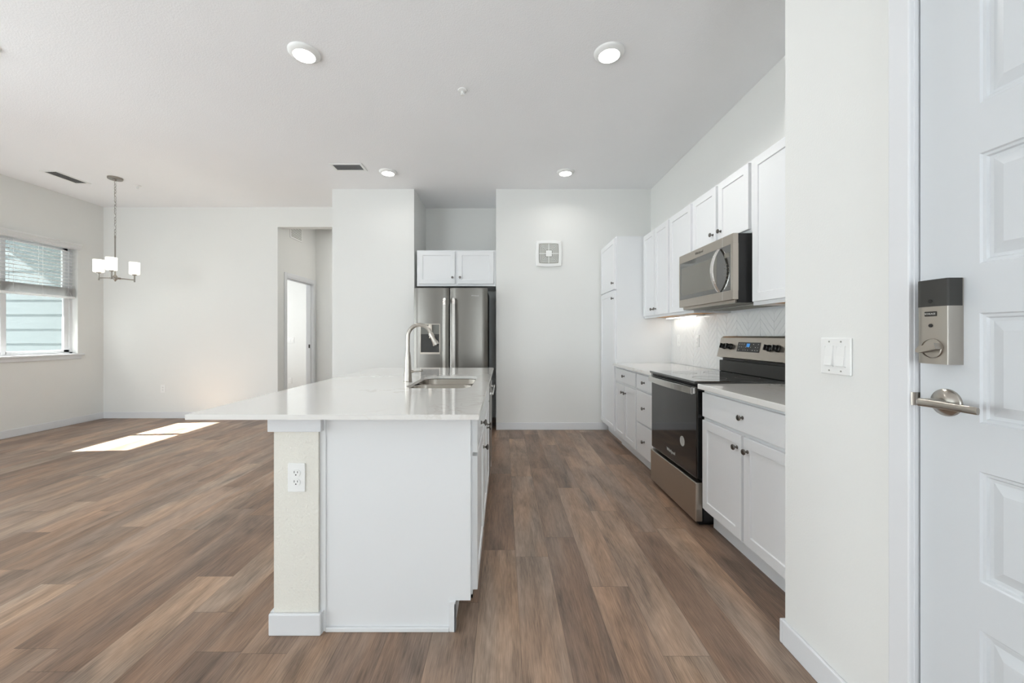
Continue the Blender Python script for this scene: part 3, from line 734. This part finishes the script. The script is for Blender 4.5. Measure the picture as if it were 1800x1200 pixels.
# sink
t = thing('sink', 'undermount stainless double-bowl sink in the island worktop', 'sink', ((SX0+SX1)/2, (SY0+SY1)/2, 0.68))
def bowl(y0, y1, z_rim=0.880, z_bot=0.69):
    mb = MB()
    L = [(rrect(SX0-0.006, SX1+0.006, y0, y1, [0.085, 0.085, 0.085, 0.085]), z_rim), (rrect(SX0-0.004, SX1+0.004, y0+0.002, y1-0.002, 0.083), z_rim-0.005),
         (rrect(SX0+0.004, SX1-0.004, y0+0.008, y1-0.008, 0.078), z_bot+0.04), (rrect(SX0+0.02, SX1-0.02, y0+0.024, y1-0.024, 0.065), z_bot+0.008), (rrect(SX0+0.05, SX1-0.05, y0+0.05, y1-0.05, 0.05), z_bot)]
    rings = [[mb.V((p[0], p[1], z)) for p in pts] for pts, z in L]; n = len(rings[0])
    for a, b in zip(rings, rings[1:]):
        for i in range(n): mb.face([a[i], a[(i+1)%n], b[(i+1)%n], b[i]])
    mb.face(rings[-1])
    return mb
ym = (SY0+SY1)/2
for (a, b) in ((SY0-0.006, ym-0.006), (ym+0.006, SY1+0.006)):
    o = build('bowl', bowl(a, b), 'sink_steel', t, True)
    sm = o.modifiers.new('s', 'SOLIDIFY'); sm.thickness = 0.0015; sm.offset = 1
    build('drain', MB().lathe([(0.045, 0.691), (0.043, 0.694), (0.03, 0.692), (0.012, 0.6915)], ((SX0+SX1)/2, (a+b)/2, 0), 2, 28), 'nickel', o, True)
build('divider', MB().box((SX0+0.02, ym-0.0065, 0.862), (SX1-0.02, ym+0.0065, 0.874), 0.003), 'sink_steel', t)
# faucet
fx, fy = -0.622, 2.555
t = thing('faucet', 'tall brushed nickel gooseneck pull-down faucet behind the island sink', 'faucet', (fx, fy, 0.90))
build('base', MB().lathe([(0.029, 0.900), (0.029, 0.904), (0.025, 0.906), (0.0235, 0.96), (0.0185, 1.06), (0.0145, 1.095)], (fx, fy, 0), 2, 28), 'nickel', t, True)
pts = [(fx, fy, 1.09), (fx, fy, 1.17)]; R = 0.076
for k in range(1, 17):
    a = PI - k*(PI*0.90)/16; pts.append((fx+R+R*math.cos(a), fy, 1.195+R*math.sin(a)))
build('spout', MB().tube(pts, 0.0125, 18), 'nickel', t, True)
e = Vector(pts[-1]); d_ = (Vector(pts[-1])-Vector(pts[-2])).normalized(); d_ = (d_+Vector((0.06, 0, 0))).normalized()
h = build('spray_head', MB().tube([e, e+d_*0.006, e+d_*0.03, e+d_*0.07, e+d_*0.085], [0.0125, 0.0145, 0.0155, 0.019, 0.0185], 20), 'nickel', t, True)
build('nozzle', MB().tube([e+d_*0.083, e+d_*0.088], [0.0155, 0.0145], 20), 'rubber', h)
nx = Vector((d_.z, 0, -d_.x))*-1
build('spray_button', MB().tube([e+d_*0.03+nx*0.0135, e+d_*0.045+nx*0.0165, e+d_*0.062+nx*0.018], [0.008, 0.0095, 0.008], 10), 'rubber', h, True)
lvp = build('lever', MB().tube([(fx+0.018, fy, 0.967), (fx+0.034, fy, 0.967)], 0.0095, 16).tube([(fx+0.032, fy, 0.968), (fx+0.06, fy, 0.968), (fx+0.098, fy, 0.972)], [0.0055, 0.0042, 0.0035], 12), 'nickel', t, True)

# ------------------------------------------------------------------ refrigerator
FX0, FX1, FY = -1.091, -0.193, 4.765
FM = -0.658
t = thing('refrigerator', 'stainless side-by-side refrigerator in the back wall alcove', 'refrigerator', (-0.64, 5.1, 0))
build('cabinet_body', MB().box((FX0+0.008, FY+0.06, 0.02), (FX1-0.012, 5.62, 1.772), 0.004), 'dark', t)
build('kick_grille', MB().box((FX0+0.02, FY+0.05, 0.0), (FX1-0.02, FY+0.09, 0.07)), 'black', t)
def fdoor(x0, x1):
    mb = MB(); n = 12; pts = [(x1, FY+0.055), (x0, FY+0.055)]
    for k in range(n+1):
        s = k/n; x = x0+(x1-x0)*s; ed = min(s, 1-s)*(x1-x0)
        y = FY + 0.012*(2*s-1)**2 + (0.014*(1-ed/0.012)**2 if ed < 0.012 else 0)
        pts.append((x, y))
    return mb.prism(pts, 0.075, 1.782)
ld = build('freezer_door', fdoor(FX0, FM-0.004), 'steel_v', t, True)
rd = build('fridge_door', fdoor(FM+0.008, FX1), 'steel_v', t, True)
def fhandle(x, par):
    mb = MB(); secs = []
    for z, y in ((0.45, 4.728), (0.50, 4.705), (0.9, 4.692), (1.3, 4.692), (1.58, 4.700), (1.655, 4.718)):
        secs.append([(x-0.017, y+0.016, z), (x-0.019, y+0.004, z), (x-0.013, y-0.003, z), (x+0.013, y-0.003, z), (x+0.019, y+0.004, z), (x+0.017, y+0.016, z)])
    mb.strip(secs); mb.box((x-0.014, 4.71, 0.47), (x+0.014, FY+0.01, 0.51)).box((x-0.014, 4.71, 1.60), (x+0.014, FY+0.01, 1.64))
    build('handle', mb, 'steel_bright', par, False)
fhandle(-0.712, ld); fhandle(-0.600, rd)
# dispenser
dx0, dx1, dz0, dz1 = -1.012, -0.770, 0.978, 1.345
mb = MB(); 
mb.box((dx0, FY-0.006, dz0), (dx0+0.008, FY+0.01, dz1)).box((dx1-0.008, FY-0.006, dz0), (dx1, FY+0.01, dz1)).box((dx0, FY-0.006, dz1-0.008), (dx1, FY+0.01, dz1)).box((dx0, FY-0.010, dz0), (dx1, FY+0.01, dz0+0.022))
build('dispenser_frame', mb, 'steel_h', ld)
M['disp_grey'] = mat('dispenser_grey', (112, 112, 106), 0.3, mottle=0.03)
build('dispenser_panel', MB().box((dx0+0.008, FY-0.003, dz1-0.125), (dx1-0.008, FY+0.006, dz1-0.008)), 'disp_grey', ld)
build('dispenser_recess', MB().box((dx0+0.008, FY-0.001, dz0+0.022), (dx1-0.008, FY+0.006, dz1-0.125)), 'dark', ld)
build('dispenser_spout', MB().box((-0.905, FY-0.020, 1.20), (-0.862, FY, 1.335), 0.006).box((-0.895, FY-0.026, 1.17), (-0.872, FY, 1.21), 0.004), 'steel_h', ld)
build('dispenser_paddle', MB().box((-0.855, FY-0.016, 1.075), (-0.812, FY, 1.195), 0.004), 'steel_h', ld)
build('dispenser_lever', MB().box((-0.847, FY-0.020, 1.09), (-0.820, FY-0.015, 1.17), 0.002), 'glass_black', ld)
build('logo_text', MB().text('Whirlpool', 0.022, (-0.345, FY-0.0012+0.0005, 1.687), (1, 0, 0), (0, 0, 1), (0, -1, 0), 0.0006), 'mark', rd)

# ------------------------------------------------------------------ range
RY0, RY1 = 2.468, 3.232; RXF = 1.215
t = thing('range', 'freestanding stainless electric range with black glass cooktop', 'range', (RXF, 2.85, 0))
build('body', MB().box((RXF+0.045, RY0+0.004, 0.03), (1.845, RY1-0.004, 0.898)).box((RXF+0.03, RY0+0.03, 0.0), (1.80, RY1-0.03, 0.03)), 'black', t)
build('cooktop', MB().box((RXF-0.012, RY0, 0.896), (1.83, RY1, 0.914), 0.004), 'glass_black', t)
for (x, y, r) in ((1.40, 2.67, 0.105), (1.40, 3.03, 0.085), (1.66, 2.67, 0.075), (1.66, 3.03, 0.105)):
    build('burner_ring', MB().lathe([(r, 0.9138), (r, 0.9144), (r-0.002, 0.9144), (r-0.002, 0.9138)], (x, y, 0), 2, 48, cap=False), 'grey_print', t)
PR = pX(RXF+0.04)
dd = build('oven_door', MB(PR).box((RY0+0.006, 0.297, 0), (RY1-0.006, 0.878, 0.038), 0.006), 'oven_glass', t)
build('vent_strip', MB(PR).box((RY0+0.006, 0.880, 0), (RY1-0.006, 0.894, 0.028)), 'black', t)
build('drawer', MB(PR).box((RY0+0.004, 0.028, 0), (RY1-0.004, 0.275, 0.046), 0.006), 'steel_h', t)
# bowed flat handle
hb = MB(); secs = []
for k in range(15):
    s = k/14; y = RY0+0.02+(RY1-RY0-0.04)*s; bow = 0.020*(1-(2*s-1)**2)
    x = RXF-0.027-bow
    secs.append([(x, y, 0.832), (x, y, 0.872), (x+0.010, y, 0.875), (x+0.010, y, 0.829)])
hb.strip(secs)
hb.box((RXF-0.024, RY0+0.020, 0.832), (RXF+0.004, RY0+0.045, 0.872), 0.002).box((RXF-0.024, RY1-0.045, 0.832), (RXF+0.004, RY1-0.02, 0.872), 0.002)
build('handle', hb, 'steel_bright', dd)
PS = pX(RXF+0.0018)
build('sticker', MB(PS).lathe([(0.034, 0), (0.034, 0.0009)], (2.672, 0.484, 0), 2, 28), 'mark', dd)
sp = MB(PS).lathe([(0.031, 0.0009), (0.031, 0.0013), (0.0295, 0.0013), (0.0295, 0.0009)], (2.672, 0.484, 0), 2, 28, cap=False)
for i, w in enumerate((0.012, 0.020, 0.022, 0.022, 0.018, 0.010)): sp.box((2.672-w, 0.506-i*0.009, 0.0009), (2.672+w, 0.5095-i*0.009, 0.0013))
build('sticker_print', sp, 'grey_print', dd)
build('logo_text', MB().text('Whirlpool', 0.034, (RXF+0.0018, 2.853, 0.362), (0, -1, 0), (0, 0, 1), (-1, 0, 0), 0.0005), 'mark', dd)
# backguard
build('backguard', MB().box((1.80, RY0+0.010, 0.90), (1.850, RY1-0.010, 1.03)).box((1.775, RY0+0.004, 0.915), (1.80, RY1-0.004, 1.005), 0.004), 'dark', t)
X0b, X0t = 1.755, 1.790
def cp_poly(): return [(X0b, 1.032), (X0t, 1.185), (X0t+0.012, 1.197), (1.850, 1.197), (1.850, 1.02), (1.80, 1.02)]
cpn = MB(); cpn.prism(cp_poly(), RY0+0.004, RY1-0.004, axis=1)
bmesh.ops.bevel(cpn.bm, geom=[e for e in cpn.bm.edges if abs(e.verts[0].co.z-e.verts[1].co.z) < 1e-4 and abs(e.verts[0].co.y-e.verts[1].co.y) < 1e-4 and e.verts[0].co.z > 1.19], offset=0.012, segments=4, affect='EDGES')
cp = build('control_panel', cpn, 'steel_h', t)
nv = Vector((-(1.185-1.032), 0, (X0t-X0b))).normalized(); uv = Vector((X0t-X0b, 0, 1.185-1.032)).normalized()
def cpP(p):   # p=(y, along slope from mid z=1.115, out)
    b0 = Vector((X0b, p[0], 1.032)) + uv*((1.115-1.032)+p[1]) + nv*p[2]
    return (b0.x, b0.y, b0.z)
dsp = build('display', MB(cpP).box((2.715, -0.032, 0), (2.975, 0.040, 0.002), 0.0008), 'grey_print', cp)
M['disp_dark'] = mat('display_black', (40, 38, 36), 0.25, mottle=0.02); dsp.data.materials[0] = M['disp_dark']
build('clock_digits', MB(cpP).box((2.830, 0.006, 0.002), (2.866, 0.031, 0.0026)), 'lcd', cp)
bt_ = MB(cpP)
for i in range(9):
    for j in range(3):
        y = 2.735+i*0.027
        if (j == 2 and 2.81 < y < 2.88) or (i+j) % 4 == 3: continue
        bt_.box((y-0.004, -0.020+j*0.022, 0.002), (y+0.004, -0.016+j*0.022, 0.0024))
build('button_print', bt_, 'mark', cp)
for y in (3.145, 3.062, 2.618, 2.535):
    k = build('knob', MB(cpP).lathe([(0.0235, 0), (0.0235, 0.010), (0.0195, 0.013), (0.0185, 0.030), (0.016, 0.032)], (y, 0.003, 0), 2, 24), 'black', cp, True)
    build('knob_grip', MB(cpP).box((y-0.0045, -0.016, 0.029), (y+0.0045, 0.022, 0.042), 0.0015), 'black', cp)
    build('knob_line', MB(cpP).box((y-0.001, 0.004, 0.042), (y+0.001, 0.021, 0.0425)), 'mark', cp)
    build('dial_print', MB(cpP).box((y-0.010, -0.033, 0), (y-0.006, -0.031, 0.0005)).box((y+0.006, -0.033, 0), (y+0.010, -0.031, 0.0005)).box((y-0.003, 0.033, 0), (y+0.003, 0.035, 0.0005)), 'grey_print', cp)

# ------------------------------------------------------------------ microwave
t = thing('microwave', 'stainless over-the-range microwave below the short wall cabinet', 'microwave', (1.48, 2.85, 1.43))
MY0, MY1, MZ0, MZ1 = 2.472, 3.228, 1.430, 1.848
build('body', MB().box((1.480, MY0+0.003, MZ0-0.02), (XW, MY1-0.003, MZ1), 0.002), 'black', t)
PM = pX(1.480)
fr = MB(PM)
wy0, wy1, wz0, wz1 = 2.497, MY1-0.016, 1.490, 1.783
fr.box((MY0, MZ0, 0), (MY1, wz0, 0.035), 0.003).box((MY0, wz1, 0), (MY1, MZ1, 0.035), 0.003).box((MY0+0.0003, wz0-0.002, 0.0), (wy0, wz1+0.002, 0.0349)).box((wy1, wz0-0.002, 0.0), (MY1-0.0003, wz1+0.002, 0.0349))
md = build('door_frame', fr, 'steel_h', t)
build('door_seam', MB(PM).box((2.5895, MZ0+0.001, 0.034), (2.5915, wz0, 0.0354)).box((2.5895, wz1, 0.034), (2.5915, MZ1-0.001, 0.0354)), 'plastic', md)
wd = build('door_glass', MB(PM).box((wy0, wz0, 0.0), (wy1, wz1, 0.0345)), 'micro_glass', t)
M['micro_mesh'] = mat('micro_screen', (104, 101, 92), 0.22, coat=0.6, mottle=0.02)
build('door_screen', MB(PM).box((2.66, wz0+0.03, 0.034), (wy1-0.02, wz1-0.045, 0.0352), 0.0004), 'micro_mesh', wd)
mb = MB(); secs = []
for k in range(17):
    s = k/16; z = 1.492+0.285*s; bow = 0.048*(1-(2*s-1)**2)**0.9
    x = 1.441-bow; w = 0.012+0.003*math.sin(PI*s)
    secs.append([(x, 2.622-w, z), (x-0.010, 2.622-w*0.6, z), (x-0.010, 2.622+w*0.6, z), (x, 2.622+w, z), (x+0.006, 2.622, z)])
build('handle', mb.strip(secs), 'steel_bright', md, False)
kb = MB(PM)
for i in range(3):
    for j in range(7): kb.box((2.515+i*0.022, 1.515+j*0.024, 0.0345), (2.523+i*0.022, 1.521+j*0.024, 0.035))
build('display', MB(PM).box((2.512, 1.705, 0.0345), (2.570, 1.735, 0.035)), 'micro_mesh', t)
build('keypad', kb, 'micro_mesh', t)
build('logo_text', MB().text('Whirlpool', 0.028, (1.445-0.0003, 2.90, 1.815), (0, -1, 0), (0, 0, 1), (-1, 0, 0), 0.0004), 'grey_print', md)
vt = MB().box((1.475, MY0+0.03, 1.408), (1.60, MY1-0.03, 1.416))
build('vent_base', MB().box((1.468, MY0+0.02, 1.412), (XW-0.05, MY1-0.02, 1.431), 0.003), 'steel_h', t)
for i in range(3): vt.box((1.64+i*0.07, MY0+0.04, 1.400), (1.69+i*0.07, MY1-0.04, 1.413))
build('grease_filter', vt, 'grille_grey', t)

# ------------------------------------------------------------------ ceiling fixtures
t = thing('downlight', 'round glowing ceiling light nearest above the kitchen aisle', 'ceiling light', (0.70, 2.60, H), 'round ceiling lights')
build('trim_ring', MB().lathe([(0.100, H), (0.099, H-0.006), (0.092, H-0.014), (0.075, H-0.022), (0.068, H-0.024), (0.068, H-0.020)], (0.70, 2.60, 0), 2, 40), 'plastic', t, True)
build('diffuser', MB().lathe([(0.068, H-0.018), (0.0675, H-0.0235), (0.06, H-0.0255)], (0.70, 2.60, 0), 2, 40), 'lamp', t, True)
def dl_lamp(x, y, power):
    l = bpy.data.lights.new('downlight_lamp', 'AREA'); l.shape = 'DISK'; l.size = 0.13; l.energy = power; l.spread = math.radians(150); l.color = (1, 0.98, 0.95)
    o = bpy.data.objects.new('downlight_lamp', l); COL.objects.link(o); o.location = (x, y, H-0.03)
dl_lamp(0.70, 2.60, 6.5)
for x, y, pw, lab in ((-1.32, 2.60, 3.0, 'round glowing ceiling light at upper left, above the near end of the island'), (-1.32, 4.49, 0.7, 'round glowing ceiling light near the square vent and the refrigerator wall'),
                  (0.71, 4.49, 1.6, 'round glowing ceiling light near the kitchen back wall, above the aisle'), (-3.365, 2.50, 2.0, 'round ceiling light cut off by the left edge of the photo')):
    clone(t, (x, y, H), lab, 'round ceiling lights'); dl_lamp(x, y, pw)

hl = bpy.data.lights.new('hall_fill_lamp', 'AREA'); hl.shape = 'DISK'; hl.size = 0.13; hl.energy = 4; hl.color = (1, 0.97, 0.92)  # extra lamp and fixture added out of view to lift the hallway
ho = bpy.data.objects.new('hall_fill_lamp', hl); COL.objects.link(ho); ho.location = (-2.3, 6.35, H-0.03)
clone(t, (-2.3, 6.35, H), 'unseen round ceiling light added to brighten the hallway', 'round ceiling lights')
t = thing('sprinkler', 'white fire sprinkler head on the ceiling between the two near round lights', 'sprinkler', (-0.313, 3.0, H), 'ceiling sprinklers')
build('escutcheon', MB().lathe([(0.036, H), (0.034, H-0.005), (0.018, H-0.009)], (-0.313, 3.0, 0), 2, 28), 'plastic', t, True)
build('head', MB().lathe([(0.010, H-0.006), (0.009, H-0.022), (0.004, H-0.024), (0.004, H-0.036)], (-0.313, 3.0, 0), 2, 16).tube([(-0.323, 3.0, H-0.01), (-0.327, 3.0, H-0.026), (-0.315, 3.0, H-0.038)], 0.002, 6).tube([(-0.303, 3.0, H-0.01), (-0.299, 3.0, H-0.026), (-0.311, 3.0, H-0.038)], 0.002, 6), 'plastic', t, True)
build('deflector', MB().lathe([(0.014, H-0.037), (0.014, H-0.039)], (-0.313, 3.0, 0), 2, 16), 'plastic', t)
clone(t, (-4.57, 4.906, H), 'white fire sprinkler head on the ceiling right of the chandelier', 'ceiling sprinklers')

def vent(label, x0, x1, y0, y1, along):
    t = thing('ceiling_vent', label, 'vent', ((x0+x1)/2, (y0+y1)/2, H))
    f = 0.028; zt = H-0.006
    fb = MB(); fb.box((x0, y0, zt), (x1, y0+f, H), 0.001).box((x0, y1-f, zt), (x1, y1, H), 0.001).box((x0, y0+f, zt), (x0+f, y1-f, H), 0.001).box((x1-f, y0+f, zt), (x1, y1-f, H), 0.001)
    build('frame', fb, 'plastic', t)
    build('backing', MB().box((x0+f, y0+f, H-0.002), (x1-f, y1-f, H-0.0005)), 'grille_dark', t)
    n = 5
    for i in range(n):
        if along == 'x':
            y = y0+f+(y1-y0-2*f)*(i+0.7)/n
            build('louver', MB().prism([(y-0.006, H-0.0095), (y-0.0035, H-0.0095), (y+0.014, H-0.0022), (y+0.0115, H-0.0022)], x0+f, x1-f, axis=0), 'plastic', t)
        else:
            x = x0+f+(x1-x0-2*f)*(i+0.3)/n
            build('louver', MB().prism([(x+0.008, H-0.0095), (x+0.0105, H-0.0095), (x-0.008, H-0.0022), (x-0.0105, H-0.0022)], y0+f, y1-f, axis=1), 'plastic', t)
vent('white louvered ceiling vent above the island near the far round light', -1.90, -1.545, 4.27, 4.46, 'x')
vent('louvered ceiling vent at far left above the window', -5.27, -5.08, 4.45, 4.84, 'y')

# wall grille in hallway
t = thing('wall_vent', 'white air grille high on the hallway left wall above the doorway', 'vent', (-3.29, 6.22, 2.81))
build('frame', MB().box((-3.29, 6.04, 2.715), (-3.278, 6.395, 2.94), 0.003), 'plastic', t)
for i in range(8): build('louver', MB().box((-3.279, 6.065, 2.742+i*0.023), (-3.2755, 6.37, 2.752+i*0.023)), 'grille_grey', t)

# square exhaust cover on back wall
cx_, cz_ = 0.577, 2.247
t = thing('exhaust_cover', 'white rounded-square exhaust fan cover on the kitchen back wall', 'vent', (cx_, YK, cz_))
def squircle(h, bul, n=10):
    pts = []
    cs = [(h, -h), (h, h), (-h, h), (-h, -h)]
    for i in range(4):
        a, b = Vector(cs[i]), Vector(cs[(i+1) % 4]); nrm = Vector(((b-a).y, -(b-a).x)).normalized()
        for k in range(n):
            s = k/n; q = a+(b-a)*s+nrm*bul*(1-(2*s-1)**4 if False else 1-(2*s-1)**2)
            pts.append((q.x+cx_, q.y+cz_))
    return pts
mb = MB(); R0 = [(squircle(0.158, 0.012), YK), (squircle(0.158, 0.012), YK-0.016), (squircle(0.150, 0.011), YK-0.024), (squircle(0.128, 0.006), YK-0.026), (squircle(0.122, 0.006), YK-0.020)]
mb.strip([[(p[0], y, p[1]) for p in pts] for pts, y in R0]); build('cover', mb, 'plastic', t, True)
build('recess', MB().prism(squircle(0.121, 0.006), YK-0.0205, YK-0.0198, axis=1), 'grille_grey', t)
for i, h in enumerate((0.108, 0.094, 0.080, 0.066, 0.052)):
    a = squircle(h, 0.006); b = squircle(h-0.0042, 0.006); m = MB()
    n = len(a)
    for lo, hi in ((YK-0.025, YK-0.0200),):
        A = [m.V((p[0], lo, p[1])) for p in a]; B = [m.V((p[0], lo, p[1])) for p in b]; C = [m.V((p[0], hi, p[1])) for p in a]; D = [m.V((p[0], hi, p[1])) for p in b]
        for k in range(n):
            j = (k+1) % n; m.face([A[k], A[j], B[j], B[k]]); m.face([A[k], A[j], C[j], C[k]]); m.face([B[k], B[j], D[j], D[k]]); m.face([C[k], C[j], D[j], D[k]])
    build('grille_ring', m, 'plastic', t)
cr = MB().box((cx_-0.004, YK-0.0255, cz_-0.122), (cx_+0.004, YK-0.02, cz_+0.122)).box((cx_-0.122, YK-0.0255, cz_-0.004), (cx_+0.122, YK-0.02, cz_+0.004))
build('cross_bar', cr, 'plastic', t)
build('center_plate', MB().box((cx_-0.038, YK-0.029, cz_-0.038), (cx_+0.038, YK-0.02, cz_+0.038), 0.003), 'plastic', t)

# ------------------------------------------------------------------ chandelier
hx, hy, hz = -4.61, 4.66, 1.885
t = thing('chandelier', 'brushed nickel three-light chandelier hanging by a chain near the window', 'chandelier', (hx, hy, H))
build('canopy', MB().lathe([(0.070, H), (0.070, H-0.018), (0.066, H-0.022), (0.02, H-0.024), (0.008, H-0.04)], (hx, hy, 0), 2, 36), 'nickel_dark', t, True)
z = H-0.04; i = 0
while z > 2.385:
    m = MB(); pts = []
    for k in range(14):
        a = 2*PI*k/14; u = 0.0085*math.cos(a); w = 0.0215*math.sin(a)
        pts.append((hx+(u if i % 2 else 0), hy+(0 if i % 2 else u), z-0.016+w))
    build('chain_link', m.tube(pts, 0.0024, 7, closed=True), 'nickel_dark', t, True); z -= 0.036; i += 1
cd_ = [(hx+0.006*math.sin(k*1.3), hy+0.006*math.cos(k*1.3), H-0.03-k*0.033) for k in range(20)] + [(hx, hy, 2.36)]
build('cord', MB().tube(cd_, 0.0022, 6), 'plastic', t, True)
build('stem', MB().lathe([(0.004, 2.385), (0.007, 2.372), (0.0068, 1.93), (0.011, 1.92), (0.022, 1.905), (0.024, 1.885), (0.021, 1.868), (0.010, 1.858), (0.006, 1.845)], (hx, hy, 0), 2, 20), 'nickel_dark', t, True)
for deg in (65, 185, -55):
    a = math.radians(deg); dx, dy = math.cos(a), math.sin(a); R = 0.18
    ex, ey = hx+dx*R, hy+dy*R
    ar = build('arm', MB().tube([(hx+dx*0.02, hy+dy*0.02, hz), (ex, ey, hz)], 0.006, 12).tube([(hx+dx*0.02, hy+dy*0.02, hz), (hx+dx*0.05, hy+dy*0.05, hz)], 0.012, 12), 'nickel_dark', t, True)
    build('socket_post', MB().lathe([(0.006, 1.858), (0.008, 1.862), (0.008, 1.935), (0.022, 1.942), (0.022, 1.956)], (ex, ey, 0), 2, 20), 'nickel_dark', ar, True)
    build('lamp_shade', MB().lathe([(0.020, 1.953), (0.046, 1.953), (0.050, 1.958), (0.0515, 2.098), (0.050, 2.100), (0.048, 2.098), (0.046, 1.965)], (ex, ey, 0), 2, 32), 'shade', ar, True)
